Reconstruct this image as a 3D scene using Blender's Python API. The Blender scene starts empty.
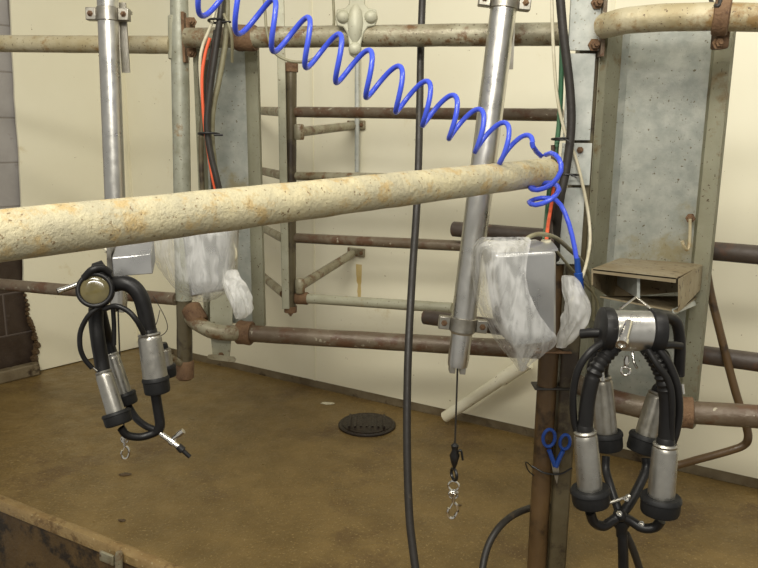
import bpy, bmesh, math, random
from mathutils import Vector, Matrix, noise
random.seed(4)
sc = bpy.context.scene
col = sc.collection
# ---------------------------------------------------------------- camera
FPX = 720.0
H = 1.075
cam = bpy.data.cameras.new('camera'); cam.sensor_width = 36; cam.lens = FPX/758*36
cam.clip_start = 0.02
co = bpy.data.objects.new('camera', cam); col.objects.link(co); sc.camera = co
ROT = Matrix.Rotation(math.radians(90-11.6), 4, 'X') @ Matrix.Rotation(math.radians(0.44), 4, 'Z')
co.matrix_world = Matrix.Translation((0, 0, H)) @ ROT
sc.view_settings.view_transform = 'Standard'; sc.view_settings.look = 'None'
sc.view_settings.gamma = 1; sc.view_settings.use_curve_mapping = False
sc.view_settings.exposure = 0.15
# ---------------------------------------------------------------- light
w = bpy.data.worlds.new('world'); sc.world = w; w.use_nodes = True
w.node_tree.nodes['Background'].inputs[0].default_value = (1.0, 0.97, 0.90, 1)
w.node_tree.nodes['Background'].inputs[1].default_value = 0.34
def area(name, loc, target, sx, sy, power, colr):
    l = bpy.data.lights.new(name, 'AREA'); l.shape = 'RECTANGLE'; l.size = sx; l.size_y = sy
    l.energy = power; l.color = colr
    o = bpy.data.objects.new(name, l); col.objects.link(o); o.location = loc
    o.rotation_euler = (Vector(target)-Vector(loc)).to_track_quat('-Z', 'Y').to_euler()
area('ceiling_lamp', (-0.6, 0.2, 2.5), (0.2, 2.0, 0.6), 1.4, 0.30, 37, (1.0, 0.95, 0.84))
area('ceiling_lamp', (1.0, 0.8, 2.7), (0.6, 2.0, 0.5), 1.2, 0.3, 14, (1.0, 0.95, 0.84))
area('front_fill', (-0.1, -0.9, 2.1), (0.2, 1.8, 0.7), 1.3, 0.25, 31, (1.0, 0.96, 0.88))  # unseen fill light added behind the camera to brighten surfaces facing it

def ray(px, py):
    return ROT.to_3x3() @ Vector(((px-379)/FPX, (284-py)/FPX, -1))
def at(px, py, Y):
    d = ray(px, py); k = Y/d.y
    return Vector((d.x*k, Y, H+d.z*k))
def F(px, py, z=0.0):
    d = ray(px, py); k = (z-H)/d.z
    return Vector((d.x*k, d.y*k, z))
def R(pxw, Y): return pxw*0.5*Y/FPX          # radius of something pxw wide at distance Y
# ---------------------------------------------------------------- materials
def srgb(r, g, b):
    f = lambda c: (c/255/12.92) if c/255 <= 0.04045 else ((c/255+0.055)/1.055)**2.4
    return (f(r), f(g), f(b), 1)
def mat(name, base, col2=None, rust=None, rust_amt=0.0, rough=0.5, metal=0.0, scale=8, bump=0.1, speck=None, speck_amt=0.0, speck_scale=60, rough_var=0.1, rust_scale=None, spec=0.5):
    m = bpy.data.materials.new(name); m.use_nodes = True
    nt = m.node_tree; N = nt.nodes; L = nt.links
    b = N['Principled BSDF']; tc = N.new('ShaderNodeTexCoord')
    def nz(s, det=6, r=0.6, off=0):
        n = N.new('ShaderNodeTexNoise'); n.inputs['Scale'].default_value = s; n.inputs['Detail'].default_value = det; n.inputs['Roughness'].default_value = r
        mp = N.new('ShaderNodeMapping'); mp.inputs['Location'].default_value = (off, off*.7, off*.3)
        L.new(tc.outputs['Object'], mp.inputs[0]); L.new(mp.outputs[0], n.inputs['Vector']); return n.outputs['Fac']
    def ramp(src, a, c):
        r = N.new('ShaderNodeMapRange'); r.inputs[1].default_value = a; r.inputs[2].default_value = c
        L.new(src, r.inputs[0]); return r.outputs[0]
    def mix(fac, A, B):
        x = N.new('ShaderNodeMix'); x.data_type = 'RGBA'
        if hasattr(fac, 'node'): L.new(fac, x.inputs[0])
        else: x.inputs[0].default_value = fac
        for s, v in ((6, A), (7, B)):
            if hasattr(v, 'node'): L.new(v, x.inputs[s])
            else: x.inputs[s].default_value = v
        return x.outputs[2]
    c = base
    n1 = nz(scale)
    if col2: c = mix(ramp(n1, .35, .65), base, col2)
    mfac = None
    if rust:
        n2 = nz(rust_scale or scale*1.7, 8, .7, 3.1)
        t = .72-.5*rust_amt
        mfac = ramp(n2, t, t+.10)
        c = mix(mfac, c, rust)
    if speck:
        n3 = nz(speck_scale, 3, .5, 7.7)
        c = mix(ramp(n3, .70-.3*speck_amt, .74-.3*speck_amt), c, speck)
    if hasattr(c, 'node'): L.new(c, b.inputs['Base Color'])
    else: b.inputs['Base Color'].default_value = c
    b.inputs['Metallic'].default_value = metal
    b.inputs['Specular IOR Level'].default_value = spec
    if metal and mfac:
        r = N.new('ShaderNodeMapRange'); r.inputs[3].default_value = metal; r.inputs[4].default_value = 0.0
        L.new(mfac, r.inputs[0]); L.new(r.outputs[0], b.inputs['Metallic'])
    r = N.new('ShaderNodeMapRange'); r.inputs[1].default_value = .3; r.inputs[2].default_value = .7
    r.inputs[3].default_value = max(.03, rough-rough_var); r.inputs[4].default_value = min(1, rough+rough_var)
    L.new(nz(scale*2.3, 4, .6, 1.7), r.inputs[0]); L.new(r.outputs[0], b.inputs['Roughness'])
    if bump:
        bp = N.new('ShaderNodeBump'); bp.inputs['Strength'].default_value = bump; bp.inputs['Distance'].default_value = 0.004
        L.new(nz(scale*6, 6, .65, 5), bp.inputs['Height']); L.new(bp.outputs[0], b.inputs['Normal'])
    return m
M = {}
M['wall'] = mat('cream_panel', srgb(233,228,203), srgb(226,220,193), rough=.42, scale=1.3, bump=.03, rust=srgb(208,194,152), rust_amt=.14, rust_scale=3, speck=srgb(150,132,96), speck_amt=-.12, speck_scale=70)
M['batten'] = mat('cream_batten', srgb(226,220,192), rough=.5, scale=5, bump=.02)
M['block'] = mat('concrete_block', srgb(168,164,160), srgb(150,145,140), rust=srgb(110,98,88), rust_amt=.25, rust_scale=3, rough=.6, scale=4, bump=.3)
M['block_dirty'] = mat('slurry_stained_block', srgb(70,58,48), srgb(48,36,26), rust=srgb(100,92,86), rust_amt=.22, rust_scale=5, rough=.4, scale=6, bump=.6)
M['mortar'] = mat('mortar', srgb(96,86,78), rough=.9, scale=9, bump=.4)
M['mortar_light'] = mat('pale_mortar', srgb(140,134,126), rough=.9, scale=9, bump=.4)
M['floor'] = mat('wet_brown_concrete', srgb(123,101,58), srgb(104,84,45), rust=srgb(96,75,42), rust_amt=.36, rust_scale=3, rough=.42, scale=7, bump=1.0, speck=srgb(142,121,78), speck_amt=.28, speck_scale=140, rough_var=.15)
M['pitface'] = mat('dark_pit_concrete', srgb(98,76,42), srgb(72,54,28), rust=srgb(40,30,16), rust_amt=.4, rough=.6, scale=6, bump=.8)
M['kerb'] = mat('worn_edge_concrete', srgb(152,128,84), srgb(134,108,66), rust=srgb(106,82,46), rust_amt=.4, rough=.5, scale=12, bump=.8, speck=srgb(178,160,118), speck_amt=.15, speck_scale=120)
M['curb'] = mat('grimy_curb', srgb(120,108,84), srgb(92,78,54), rust=srgb(55,42,24), rust_amt=.35, rough=.6, scale=9, bump=.5)
M['bigrail'] = mat('scaly_galvanised', srgb(196,186,150), srgb(172,165,138), rust=srgb(180,158,112), rust_amt=.42, rust_scale=26, rough=.6, scale=20, bump=.9, speck=srgb(126,108,78), speck_amt=.17, speck_scale=150)
M['rail'] = mat('grimy_galvanised_pipe', srgb(158,153,130), srgb(124,115,90), rust=srgb(104,78,50), rust_amt=.42, rust_scale=18, rough=.40, metal=.15, scale=12, bump=.5, speck=srgb(80,66,46), speck_amt=.2, speck_scale=150)
M['rail_tan'] = mat('tan_galvanised_pipe', srgb(184,175,146), srgb(160,147,112), rust=srgb(138,112,70), rust_amt=.38, rust_scale=16, rough=.55, metal=.2, scale=12, bump=.5, speck=srgb(96,80,58), speck_amt=.18, speck_scale=150)
M['rail_rust'] = mat('brown_rusty_pipe', srgb(114,102,84), srgb(92,77,60), rust=srgb(88,63,44), rust_amt=.44, rust_scale=18, rough=.40, metal=.15, scale=9, bump=.6, speck=srgb(150,142,122), speck_amt=.16, speck_scale=60)
M['rail_dark'] = mat('dark_grimy_pipe', srgb(80,70,62), srgb(62,52,44), rust=srgb(86,62,46), rust_amt=.35, rough=.5, scale=9, bump=.4)
M['rust'] = mat('thick_rust', srgb(122,94,66), srgb(100,74,50), rust=srgb(80,54,34), rust_amt=.35, rough=.75, scale=30, bump=.9)
M['galv'] = mat('galvanised_sheet', srgb(190,192,184), srgb(164,168,161), rust=srgb(164,156,126), rust_amt=.28, rust_scale=5, rough=.42, metal=.12, scale=26, bump=.12, speck=srgb(124,116,94), speck_amt=.12, speck_scale=150)
M['galv_old'] = mat('stained_galvanised', srgb(174,173,152), srgb(152,149,126), rust=srgb(138,116,78), rust_amt=.28, rust_scale=7, rough=.5, metal=.1, scale=7, bump=.25, speck=srgb(100,86,62), speck_amt=.12, speck_scale=150)
M['post_brown'] = mat('brown_post_paint', srgb(96,74,46), srgb(74,56,34), rust=srgb(46,34,22), rust_amt=.40, rust_scale=10, rough=.4, scale=7, bump=.3)
M['post_grey'] = mat('grimy_grey_post', srgb(100,92,70), srgb(76,66,46), rust=srgb(50,40,28), rust_amt=.42, rust_scale=9, rough=.4, metal=.2, scale=7, bump=.3)
M['galv_pipe'] = mat('dull_galvanised_pipe', srgb(158,159,144), srgb(134,134,116), rust=srgb(128,106,72), rust_amt=.28, rough=.45, metal=.2, scale=18, bump=.2, speck=srgb(100,90,68), speck_amt=.12, speck_scale=150)
M['steel'] = mat('stainless_steel', srgb(214,212,206), srgb(200,198,190), rough=.33, metal=1, scale=14, bump=.02)
M['steel_box'] = mat('satin_stainless_box', srgb(188,188,186), srgb(178,178,176), rough=.34, metal=.75, scale=10, bump=.02)
M['steel_dull'] = mat('dull_stainless', srgb(172,168,158), srgb(150,145,132), rough=.38, metal=.9, scale=30, bump=.05, rust=srgb(110,92,62), rust_amt=.14, rust_scale=22)
M['shell'] = mat('scuffed_shell_steel', srgb(176,173,164), srgb(160,157,148), rough=.34, metal=.9, scale=30, bump=.05)
M['chrome'] = mat('bright_chrome', srgb(225,222,214), rough=.14, metal=1, scale=20, bump=0)
M['tray'] = mat('dusty_folded_steel', srgb(150,138,112), srgb(132,116,86), rust=srgb(104,82,52), rust_amt=.28, rust_scale=14, rough=.5, metal=.45, scale=9, bump=.1, speck=srgb(80,62,42), speck_amt=.25, speck_scale=80)
M['rubber'] = mat('black_rubber', srgb(21,20,20), srgb(27,26,25), rough=.42, scale=20, bump=.05, spec=.35)
M['rubber_cap'] = mat('matt_black_rubber', srgb(28,28,28), srgb(22,22,22), rough=.55, scale=30, bump=.15, spec=.3)
M['hose'] = mat('dusty_black_hose', srgb(44,40,34), srgb(36,32,27), rust=srgb(76,66,50), rust_amt=.2, rough=.5, scale=14, bump=.2)
M['blue'] = mat('blue_air_hose', srgb(70,92,215), srgb(58,80,205), rough=.3, scale=8, bump=0)
M['blue_dark'] = mat('blue_plastic', srgb(28,66,140), rough=.35, scale=8, bump=0)
M['orange'] = mat('orange_cable', srgb(222,96,58), rough=.45, scale=10, bump=0)
M['white'] = mat('grubby_white_cable', srgb(206,200,176), srgb(184,176,148), rough=.5, scale=30, bump=.1)
M['green'] = mat('green_tube', srgb(52,104,72), srgb(70,104,76), rough=.45, scale=20, bump=.1)
M['grey_cable'] = mat('grey_green_cable', srgb(134,130,104), srgb(112,106,80), rough=.5, scale=30, bump=.1)
M['pvc'] = mat('white_plastic_pipe', srgb(232,228,206), srgb(220,213,184), rough=.4, scale=6, bump=.05, speck=srgb(120,96,60), speck_amt=.1)
M['cast'] = mat('dark_cast_iron', srgb(42,31,21), srgb(30,22,15), rust=srgb(80,62,40), rust_amt=.2, rough=.4, scale=25, bump=.6)
M['stain'] = mat('rust_stain', srgb(196,168,98), srgb(208,190,138), rough=.5, scale=14, bump=.05)
M['black'] = mat('black_plastic', srgb(20,19,18), rough=.4, scale=8, bump=0)
M['grime'] = mat('wet_grime', srgb(70,54,36), srgb(86,66,40), rough=.35, scale=20, bump=.9)
M['leaf'] = mat('old_straw', srgb(150,126,78), srgb(120,96,52), rough=.8, scale=40, bump=.3)
M['sight'] = mat('milky_sight_glass', srgb(112,102,66), srgb(84,77,50), rough=.12, scale=14, bump=0, spec=.7)
# plastic bag: thin translucent film
def film(name, trans):
    m = bpy.data.materials.new(name); m.use_nodes = True; nt = m.node_tree; N = nt.nodes; L = nt.links
    b = N['Principled BSDF']; out = N['Material Output']
    b.inputs['Base Color'].default_value = srgb(242,242,240); b.inputs['Roughness'].default_value = .28
    t = N.new('ShaderNodeBsdfTransparent'); t.inputs[0].default_value = (.97,.97,.96,1)
    tl = N.new('ShaderNodeBsdfTranslucent'); tl.inputs[0].default_value = srgb(225,225,218)
    m0 = N.new('ShaderNodeMixShader'); m0.inputs[0].default_value = .35
    L.new(b.outputs[0], m0.inputs[1]); L.new(tl.outputs[0], m0.inputs[2])
    mx = N.new('ShaderNodeMixShader')
    tc = N.new('ShaderNodeTexCoord'); mp = N.new('ShaderNodeMapping'); mp.inputs['Scale'].default_value = (1.5, 1, .40)
    mp.inputs['Rotation'].default_value = (0, .35, 0)
    n = N.new('ShaderNodeTexNoise'); n.inputs['Scale'].default_value = 38; n.inputs['Detail'].default_value = 2.5; n.inputs['Distortion'].default_value = .9
    L.new(tc.outputs['Object'], mp.inputs[0]); L.new(mp.outputs[0], n.inputs['Vector'])
    r = N.new('ShaderNodeMapRange'); r.inputs[1].default_value = .38; r.inputs[2].default_value = .62
    r.inputs[3].default_value = max(0, trans-.20); r.inputs[4].default_value = min(1, trans+.16)
    L.new(n.outputs['Fac'], r.inputs[0]); L.new(r.outputs[0], mx.inputs[0])
    L.new(m0.outputs[0], mx.inputs[1]); L.new(t.outputs[0], mx.inputs[2]); L.new(mx.outputs[0], out.inputs[0])
    bp = N.new('ShaderNodeBump'); bp.inputs['Strength'].default_value = .6; bp.inputs['Distance'].default_value = .004
    L.new(n.outputs['Fac'], bp.inputs['Height']); L.new(bp.outputs[0], b.inputs['Normal'])
    return m
M['film'] = film('translucent_bag_film', .62)
M['film_thick'] = film('bunched_bag_film', .50)
# ---------------------------------------------------------------- object helpers
ORG = {}
def tag(o, label=None, cat=None, group=None, kind=None):
    if label: o['label'] = label
    if cat: o['category'] = cat
    if group: o['group'] = group
    if kind: o['kind'] = kind
    return o
def thing(name, label, cat, loc, group=None):
    o = bpy.data.objects.new(name, None); o.empty_display_size = .05; col.objects.link(o)
    o.location = loc; ORG[o] = Vector(loc)
    return tag(o, label, cat, group)
def obj(name, bm, m, parent=None, smooth=True, bevel=0.0):
    bmesh.ops.recalc_face_normals(bm, faces=bm.faces)
    if parent is None:
        xs = [v.co for v in bm.verts]
        o0 = Vector(((min(v.x for v in xs)+max(v.x for v in xs))/2, (min(v.y for v in xs)+max(v.y for v in xs))/2, min(v.z for v in xs)))
    else: o0 = ORG[parent]
    me = bpy.data.meshes.new(name)
    for v in bm.verts: v.co -= o0
    bm.to_mesh(me); bm.free()
    me.materials.append(M[m] if isinstance(m, str) else m)
    o = bpy.data.objects.new(name, me); col.objects.link(o); ORG[o] = o0
    if parent is None: o.location = o0
    else: o.parent = parent
    if smooth:
        me.shade_smooth() if hasattr(me, 'shade_smooth') else None
        try: me.set_sharp_from_angle(angle=math.radians(40))
        except Exception: pass
    if bevel:
        md = o.modifiers.new('bevel', 'BEVEL'); md.width = bevel; md.segments = 2; md.limit_method = 'ANGLE'
    return o
def B(): return bmesh.new()
def spline(pts, n=8):
    pts = [Vector(p) for p in pts]
    if len(pts) < 3: return pts
    P = [pts[0]*2-pts[1]] + pts + [pts[-1]*2-pts[-2]]
    out = []
    for i in range(1, len(P)-2):
        a, b, c, d = P[i-1:i+3]
        for k in range(n):
            t = k/n
            out.append(.5*((2*b)+(c-a)*t+(2*a-5*b+4*c-d)*t*t+(3*b-a-3*c+d)*t**3))
    out.append(pts[-1]); return out
def tube(bm, pts, r, seg=12, cap=True, wob=0.0):
    """sweep a circle along pts; r is a number or function of t"""
    pts = [Vector(p) for p in pts]; n = len(pts); rings = []
    T = [(pts[min(i+1, n-1)]-pts[max(i-1, 0)]).normalized() for i in range(n)]
    up = Vector((0, 0, 1)) if abs(T[0].z) < .9 else Vector((1, 0, 0))
    u = T[0].cross(up).normalized()
    for i, p in enumerate(pts):
        u = (u-T[i]*u.dot(T[i])).normalized(); v = T[i].cross(u)
        rr = r(i/(n-1)) if callable(r) else r
        ring = []
        for k in range(seg):
            a = 2*math.pi*k/seg
            q = rr*(1+(wob*noise.noise(p*22+Vector((a*2, 0, 0))) if wob else 0))
            ring.append(bm.verts.new(p+u*math.cos(a)*q+v*math.sin(a)*q))
        rings.append(ring)
    for i in range(n-1):
        for k in range(seg):
            bm.faces.new((rings[i][k], rings[i][(k+1) % seg], rings[i+1][(k+1) % seg], rings[i+1][k]))
    if cap:
        bm.faces.new(rings[0][::-1]); bm.faces.new(rings[-1])
    return bm
def lathe(bm, p0, p1, prof, seg=24, unit=False, flat=1.0):
    """prof: (t, r) along p0->p1; t a fraction of the length, or metres with unit"""
    p0, p1 = Vector(p0), Vector(p1); d = p1-p0; L = d.length; T = d.normalized()
    up = Vector((0, 0, 1)) if abs(T.z) < .9 else Vector((0, 1, 0))
    u = T.cross(up).normalized(); v = T.cross(u)
    rings = []
    for t, r in prof:
        c = p0+T*(t if unit else t*L)
        rings.append([bm.verts.new(c+u*math.cos(2*math.pi*k/seg)*r+v*math.sin(2*math.pi*k/seg)*r*flat) for k in range(seg)])
    for i in range(len(rings)-1):
        for k in range(seg):
            bm.faces.new((rings[i][k], rings[i][(k+1) % seg], rings[i+1][(k+1) % seg], rings[i+1][k]))
    bm.faces.new(rings[0][::-1]); bm.faces.new(rings[-1])
    return bm
def box(bm, c, hx, hy, hz, ax=Vector((1, 0, 0)), ay=None, az=None):
    c = Vector(c); ax = Vector(ax).normalized(); az = Vector(az).normalized() if az else Vector((0, 0, 1))
    ay = Vector(ay).normalized() if ay else az.cross(ax).normalized()
    vs = [bm.verts.new(c+ax*hx*i+ay*hy*j+az*hz*k) for i in (-1, 1) for j in (-1, 1) for k in (-1, 1)]
    for f in ((0,1,3,2), (4,6,7,5), (0,4,5,1), (2,3,7,6), (0,2,6,4), (1,5,7,3)):
        bm.faces.new([vs[i] for i in f])
    return bm
def prism(bm, pts, off):
    a = [bm.verts.new(p) for p in pts]; b = [bm.verts.new(Vector(p)+Vector(off)) for p in pts]
    n = len(a); bm.faces.new(a); bm.faces.new(b[::-1])
    for i in range(n): bm.faces.new((a[i], b[i], b[(i+1) % n], a[(i+1) % n]))
    return bm
def torus(bm, c, axis, Rr, r, seg=24, s2=8, sx=1.0):
    axis = Vector(axis).normalized(); up = Vector((0, 0, 1)) if abs(axis.z) < .9 else Vector((0, 1, 0))
    u = axis.cross(up).normalized(); v = axis.cross(u); c = Vector(c); rings = []
    for i in range(seg):
        a = 2*math.pi*i/seg; d = u*math.cos(a)+v*math.sin(a)
        q = c+u*math.cos(a)*Rr*sx+v*math.sin(a)*Rr
        rings.append([bm.verts.new(q+d*r*math.cos(2*math.pi*k/s2)+axis*r*math.sin(2*math.pi*k/s2)) for k in range(s2)])
    for i in range(seg):
        for k in range(s2):
            bm.faces.new((rings[i][k], rings[i][(k+1) % s2], rings[(i+1) % seg][(k+1) % s2], rings[(i+1) % seg][k]))
    return bm
def A(pts): return [at(*p) for p in pts]
def pipe(p0, p1, r, seg=20, n=14, wob=.05):
    p0, p1 = Vector(p0), Vector(p1)
    return tube(B(), [p0.lerp(p1, i/n) for i in range(n+1)], r, seg, wob=wob)
def cable(name, label, cat, pts, r, m, group=None, seg=10, n=8, parent=None):
    o = obj(name, tube(B(), spline(A(pts), n), r, seg), m, parent)
    if parent is None: tag(o, label, cat, group)
    return o
def struct(name, bm, m, smooth=False, bevel=0):
    return tag(obj(name, bm, m, None, smooth, bevel), kind='structure')
def bolt(bm, c, d, r, h):
    d = Vector(d).normalized(); c = Vector(c)
    lathe(bm, c, c+d, [(0, r*1.5), (h*.25, r*1.5), (h*.25, r), (h, r)], 6, True)
    lathe(bm, c+d*h*.98, c+d*(h+1), [(0, r*.5), (h*.5, r*.5)], 8, True)
# ---------------------------------------------------------------- setting
CN = F(140, 347.5)                                     # far corner of the room
WR = F(758, 489)                                       # wall base at the right of the picture
WL = F(37, 372)
dR = (WR-CN).normalized(); dL = (WL-CN).normalized()
nR = Vector((dR.y, -dR.x, 0)); nR = nR if nR.y < 0 else -nR       # out of the wall, towards the room
nL = Vector((dL.y, -dL.x, 0)); nL = nL if nL.x > 0 else -nL
HT = 2.0
def wallY(px):                                         # distance of the far wall in pixel column px
    d = ray(px, 200); q = Vector((d.x, d.y, 0))
    # CN + t dR = s q
    det = dR.x*(-q.y)+q.x*dR.y
    s = (CN.y*dR.x-CN.x*dR.y)/(q.y*dR.x-q.x*dR.y)
    return q.y*s
EB = CN+dR*4.2
cut = 0.034
struct('wall_back', prism(B(), [CN+Vector((0,0,cut)), EB+Vector((0,0,cut)), EB+Vector((0,0,HT)), CN+Vector((0,0,HT))], -nR*.06), 'wall')
struct('trim_1', prism(B(), [CN, EB, EB+Vector((0,0,cut)), CN+Vector((0,0,cut))], -nR*.07), 'curb')
# joint strips of the sheeting
def batten(px):
    d = ray(px, 200); Y = wallY(px); X = d.x/d.y*Y
    b = B(); box(b, Vector((X, Y, (HT+cut)/2))+nR*.0015, .006, .0015, (HT-cut)/2, dR, nR); return b
struct('trim_2', batten(313), 'batten'); struct('trim_3', batten(600), 'batten')
b = B(); box(b, CN+Vector((0,0,(HT+cut)/2))+(nR+nL)*.006, .009, .009, (HT-cut)/2, dR, nR); struct('trim_4', b, 'batten')
# left wall: block wall with sheeting whose edge has rotted away
LE = CN+dL*1.6
for z0_, z1_, m_ in ((0, .57, 'mortar'), (.57, HT, 'mortar_light')):
    struct('wall_left', prism(B(), [CN-nL*.03+Vector((0,0,z0_)), LE-nL*.03+Vector((0,0,z0_)), LE-nL*.03+Vector((0,0,z1_)), CN-nL*.03+Vector((0,0,z1_))], -nL*.12), m_)
b = B()
bd = B()
for row in range(0, 10):
    z0 = row*.190; off = .14*(row % 2)
    for k in range(-1, 4):
        x0 = .18+k*.32+off; tgt = bd if z0 < .56 else b
        c = CN+dL*(x0+.153)-nL*.034+Vector((0,0,z0+.095))
        if x0+.3 > 1.6: continue
        box(tgt, c, .157, .006, .0925, dL, nL)
struct('wall_left', b, 'block', bevel=.003)
struct('wall_left', bd, 'block_dirty', bevel=.003)
def onL(px, py, off=0.0):                              # point of the left wall seen at a pixel
    d = ray(px, py); o = Vector((0,0,H)); q = CN+nL*off
    k = (q-o).dot(nL)/d.dot(nL); return o+d*k
edge = [(8,-60),(10,0),(13,60),(16,110),(19,160),(22,200),(23,240),(24,280),(27,300),(29,318),(34,330),(37,345),(35,358),(38,371)]
rng = random.Random(2); ep = []
for (x0, y0), (x1, y1) in zip(edge, edge[1:]):
    for k in range(4):
        t = k/4; ep.append(onL(x0+(x1-x0)*t+rng.uniform(-.7, .7), y0+(y1-y0)*t))
ep.append(onL(38, 371))
b = B(); prism(b, [CN+Vector((0,0,.005))]+ep[::-1]+[CN+Vector((0,0,ep[0].z))], -nL*.012)
struct('wall_left', b, 'wall')
# grime grown along the torn sheet edge
b = B()
pp = [p+nL*.002 for p in ep[30:]]
for i, p in enumerate(pp):
    bmesh.ops.create_icosphere(b, subdivisions=1, radius=.008+.012*rng.random()*min(1, i/12), matrix=Matrix.Translation(p-dL*-.004))
tag(obj('grime_crust', b, 'grime'), 'dark grime crust along the ragged edge of the left wall sheet', 'grime', kind='stuff')
# low ledge at the foot of the block wall
l0, l1 = onL(36, 352), onL(-90, 352)
l0 = Vector((WL.x, WL.y, 0))+dL*.005; b = B()
prism(b, [l0+nL*.003, l0+nL*.05, l0+dL*.8+nL*.05, l0+dL*.8+nL*.003], (0, 0, .055)); struct('trim_5', b, 'curb', bevel=.006)
# deck the cows stand on, its worn edge, and the pit
E0, E1 = F(0, 500), F(160, 564); dE = (E1-E0).normalized(); nE = Vector((dE.y, -dE.x, 0)); nE = nE if nE.y < 0 else -nE
e0 = E0-dE*1.2; e1 = E0+dE*3.2
b = B()
NX, NY = 90, 60
far0 = CN-dR*2.0-nR*.2; far1 = EB-nR*.2
fl = CN-nL*.2+dL*2.2
g = []
for j in range(NY+1):
    v = j/NY; a = e0-nE*.012; c2 = far0; d2 = far1; bb = e1-nE*.012
    row = []
    for i in range(NX+1):
        u = i/NX; p = (a.lerp(bb, u)).lerp(c2.lerp(d2, u), v)
        p.z = .004*noise.noise(p*3.0)+.0018*noise.noise(p*14)
        p.z = p.z*min(1, v*8)-.001*(1 if v == 0 else 0)
        row.append(b.verts.new(p))
    g.append(row)
for j in range(NY):
    for i in range(NX): b.faces.new((g[j][i], g[j][i+1], g[j+1][i+1], g[j+1][i]))
struct('floor', b, 'floor', smooth=True)
# edge strip (rounded nosing), pit face and pit floor
b = B(); NS = 160; rows = []
prof = [(-.026, -.003), (-.018, .0015), (-.006, .0035), (.004, .001), (.009, -.007), (.009, -.03)]
for i in range(NS+1):
    p = e0.lerp(e1, i/NS); row = []
    for k, (o_, z_) in enumerate(prof):
        q = p+nE*(o_+(.004*noise.noise(p*9+Vector((0, 0, k))) if k not in (0, 5) else 0)); q.z = z_+(.003*noise.noise(p*16+Vector((k, 0, 0))) if 0 < k < 5 else 0)
        row.append(b.verts.new(q))
    rows.append(row)
for i in range(NS):
    for k in range(len(prof)-1): b.faces.new((rows[i][k], rows[i+1][k], rows[i+1][k+1], rows[i][k+1]))
struct('trim_6', b, 'kerb', smooth=True)
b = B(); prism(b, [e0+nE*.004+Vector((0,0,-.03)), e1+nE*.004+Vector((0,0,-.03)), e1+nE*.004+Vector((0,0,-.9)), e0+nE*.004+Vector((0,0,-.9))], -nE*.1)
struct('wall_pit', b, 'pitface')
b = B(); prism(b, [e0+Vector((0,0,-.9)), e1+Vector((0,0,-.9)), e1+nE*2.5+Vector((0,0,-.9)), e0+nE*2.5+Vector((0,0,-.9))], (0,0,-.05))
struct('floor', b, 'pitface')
# ---------------------------------------------------------------- big diagonal rail in front
pA, pB = at(0, 236, .80), at(548, 172, 1.585)
d = (pB-pA).normalized(); pS = pA-d*.45
b = B(); n = 90
tube(b, [pS.lerp(pB, i/n) for i in range(n+1)], .0297, 32, wob=.035)
tag(obj('guard_rail', b, 'bigrail'), 'thick pale rust-speckled pipe rail slanting across the foreground', 'rail')
# ---------------------------------------------------------------- main stall post (right of centre)
PY = 1.62
def vert(px, py, Y, z0, z1):                            # a plumb line through that pixel
    p = at(px, py, Y); return Vector((p.x, p.y, z0)), Vector((p.x, p.y, z1))
z_top = 1.42
def zat(py, Y, px=500): return at(px, py, Y).z
t = thing('stall_post', 'grimy upright stall post carrying the cables and the scissors', 'post', (at(556, 400, PY).x, PY, 0))
q0, q1 = vert(541.5, 480, PY, -.0, zat(205, PY)); obj('round_post', tube(B(), [q0.lerp(q1, i/20) for i in range(21)], .0232, 20, wob=.03), 'post_brown', t)
q0, q1 = vert(560.5, 480, PY+.004, 0, z_top)
b = B(); box(b, (q0+q1)/2, .0215, .022, z_top/2); obj('square_post', b, 'post_grey', t, bevel=.005)
# front channel plate at the top
xa, xb = at(568, 30, PY-.03).x, at(603, 30, PY-.03).x
b = B(); zz0, zz1 = zat(250, PY), z_top
for z0_, z1_, m_ in ((zat(52, PY), z_top, 0), (zat(140, PY), zat(54, PY), .004), (zat(184, PY), zat(142, PY), .001), (zat(262, PY), zat(186, PY), .006)):
    box(b, ((xa+xb)/2-.002-m_*.5, PY-.03+m_, (z0_+z1_)/2), (xb-xa)/2-.004-m_, .004, (z1_-z0_)/2-.0008)
o = obj('face_plate', b, 'galv', t, bevel=.001)
b = B(); box(b, (xb-.004, PY-.035, (z_top+zat(58, PY))/2), .004, .015, (z_top-zat(58, PY))/2); obj('side_flange', b, 'rail_rust', t)
for px, py in ((597, 3), (594, 45)):
    b = B(); bolt(b, at(px, py, PY-.036), (0, -1, 0), .009, .014); obj('bolt', b, 'rust', t)
b = B(); bolt(b, at(580, 150, PY-.036), (0, -1, 0), .005, .008); obj('bolt', b, 'rust', t)
for py in (350, 386):
    b = B(); c = at(551, py, PY); box(b, (c.x, PY-.0, c.z), .0435, .0255, .0025); obj('strap', b, 'hose' if py != 350 else 'rust', t, bevel=.003)
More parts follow.
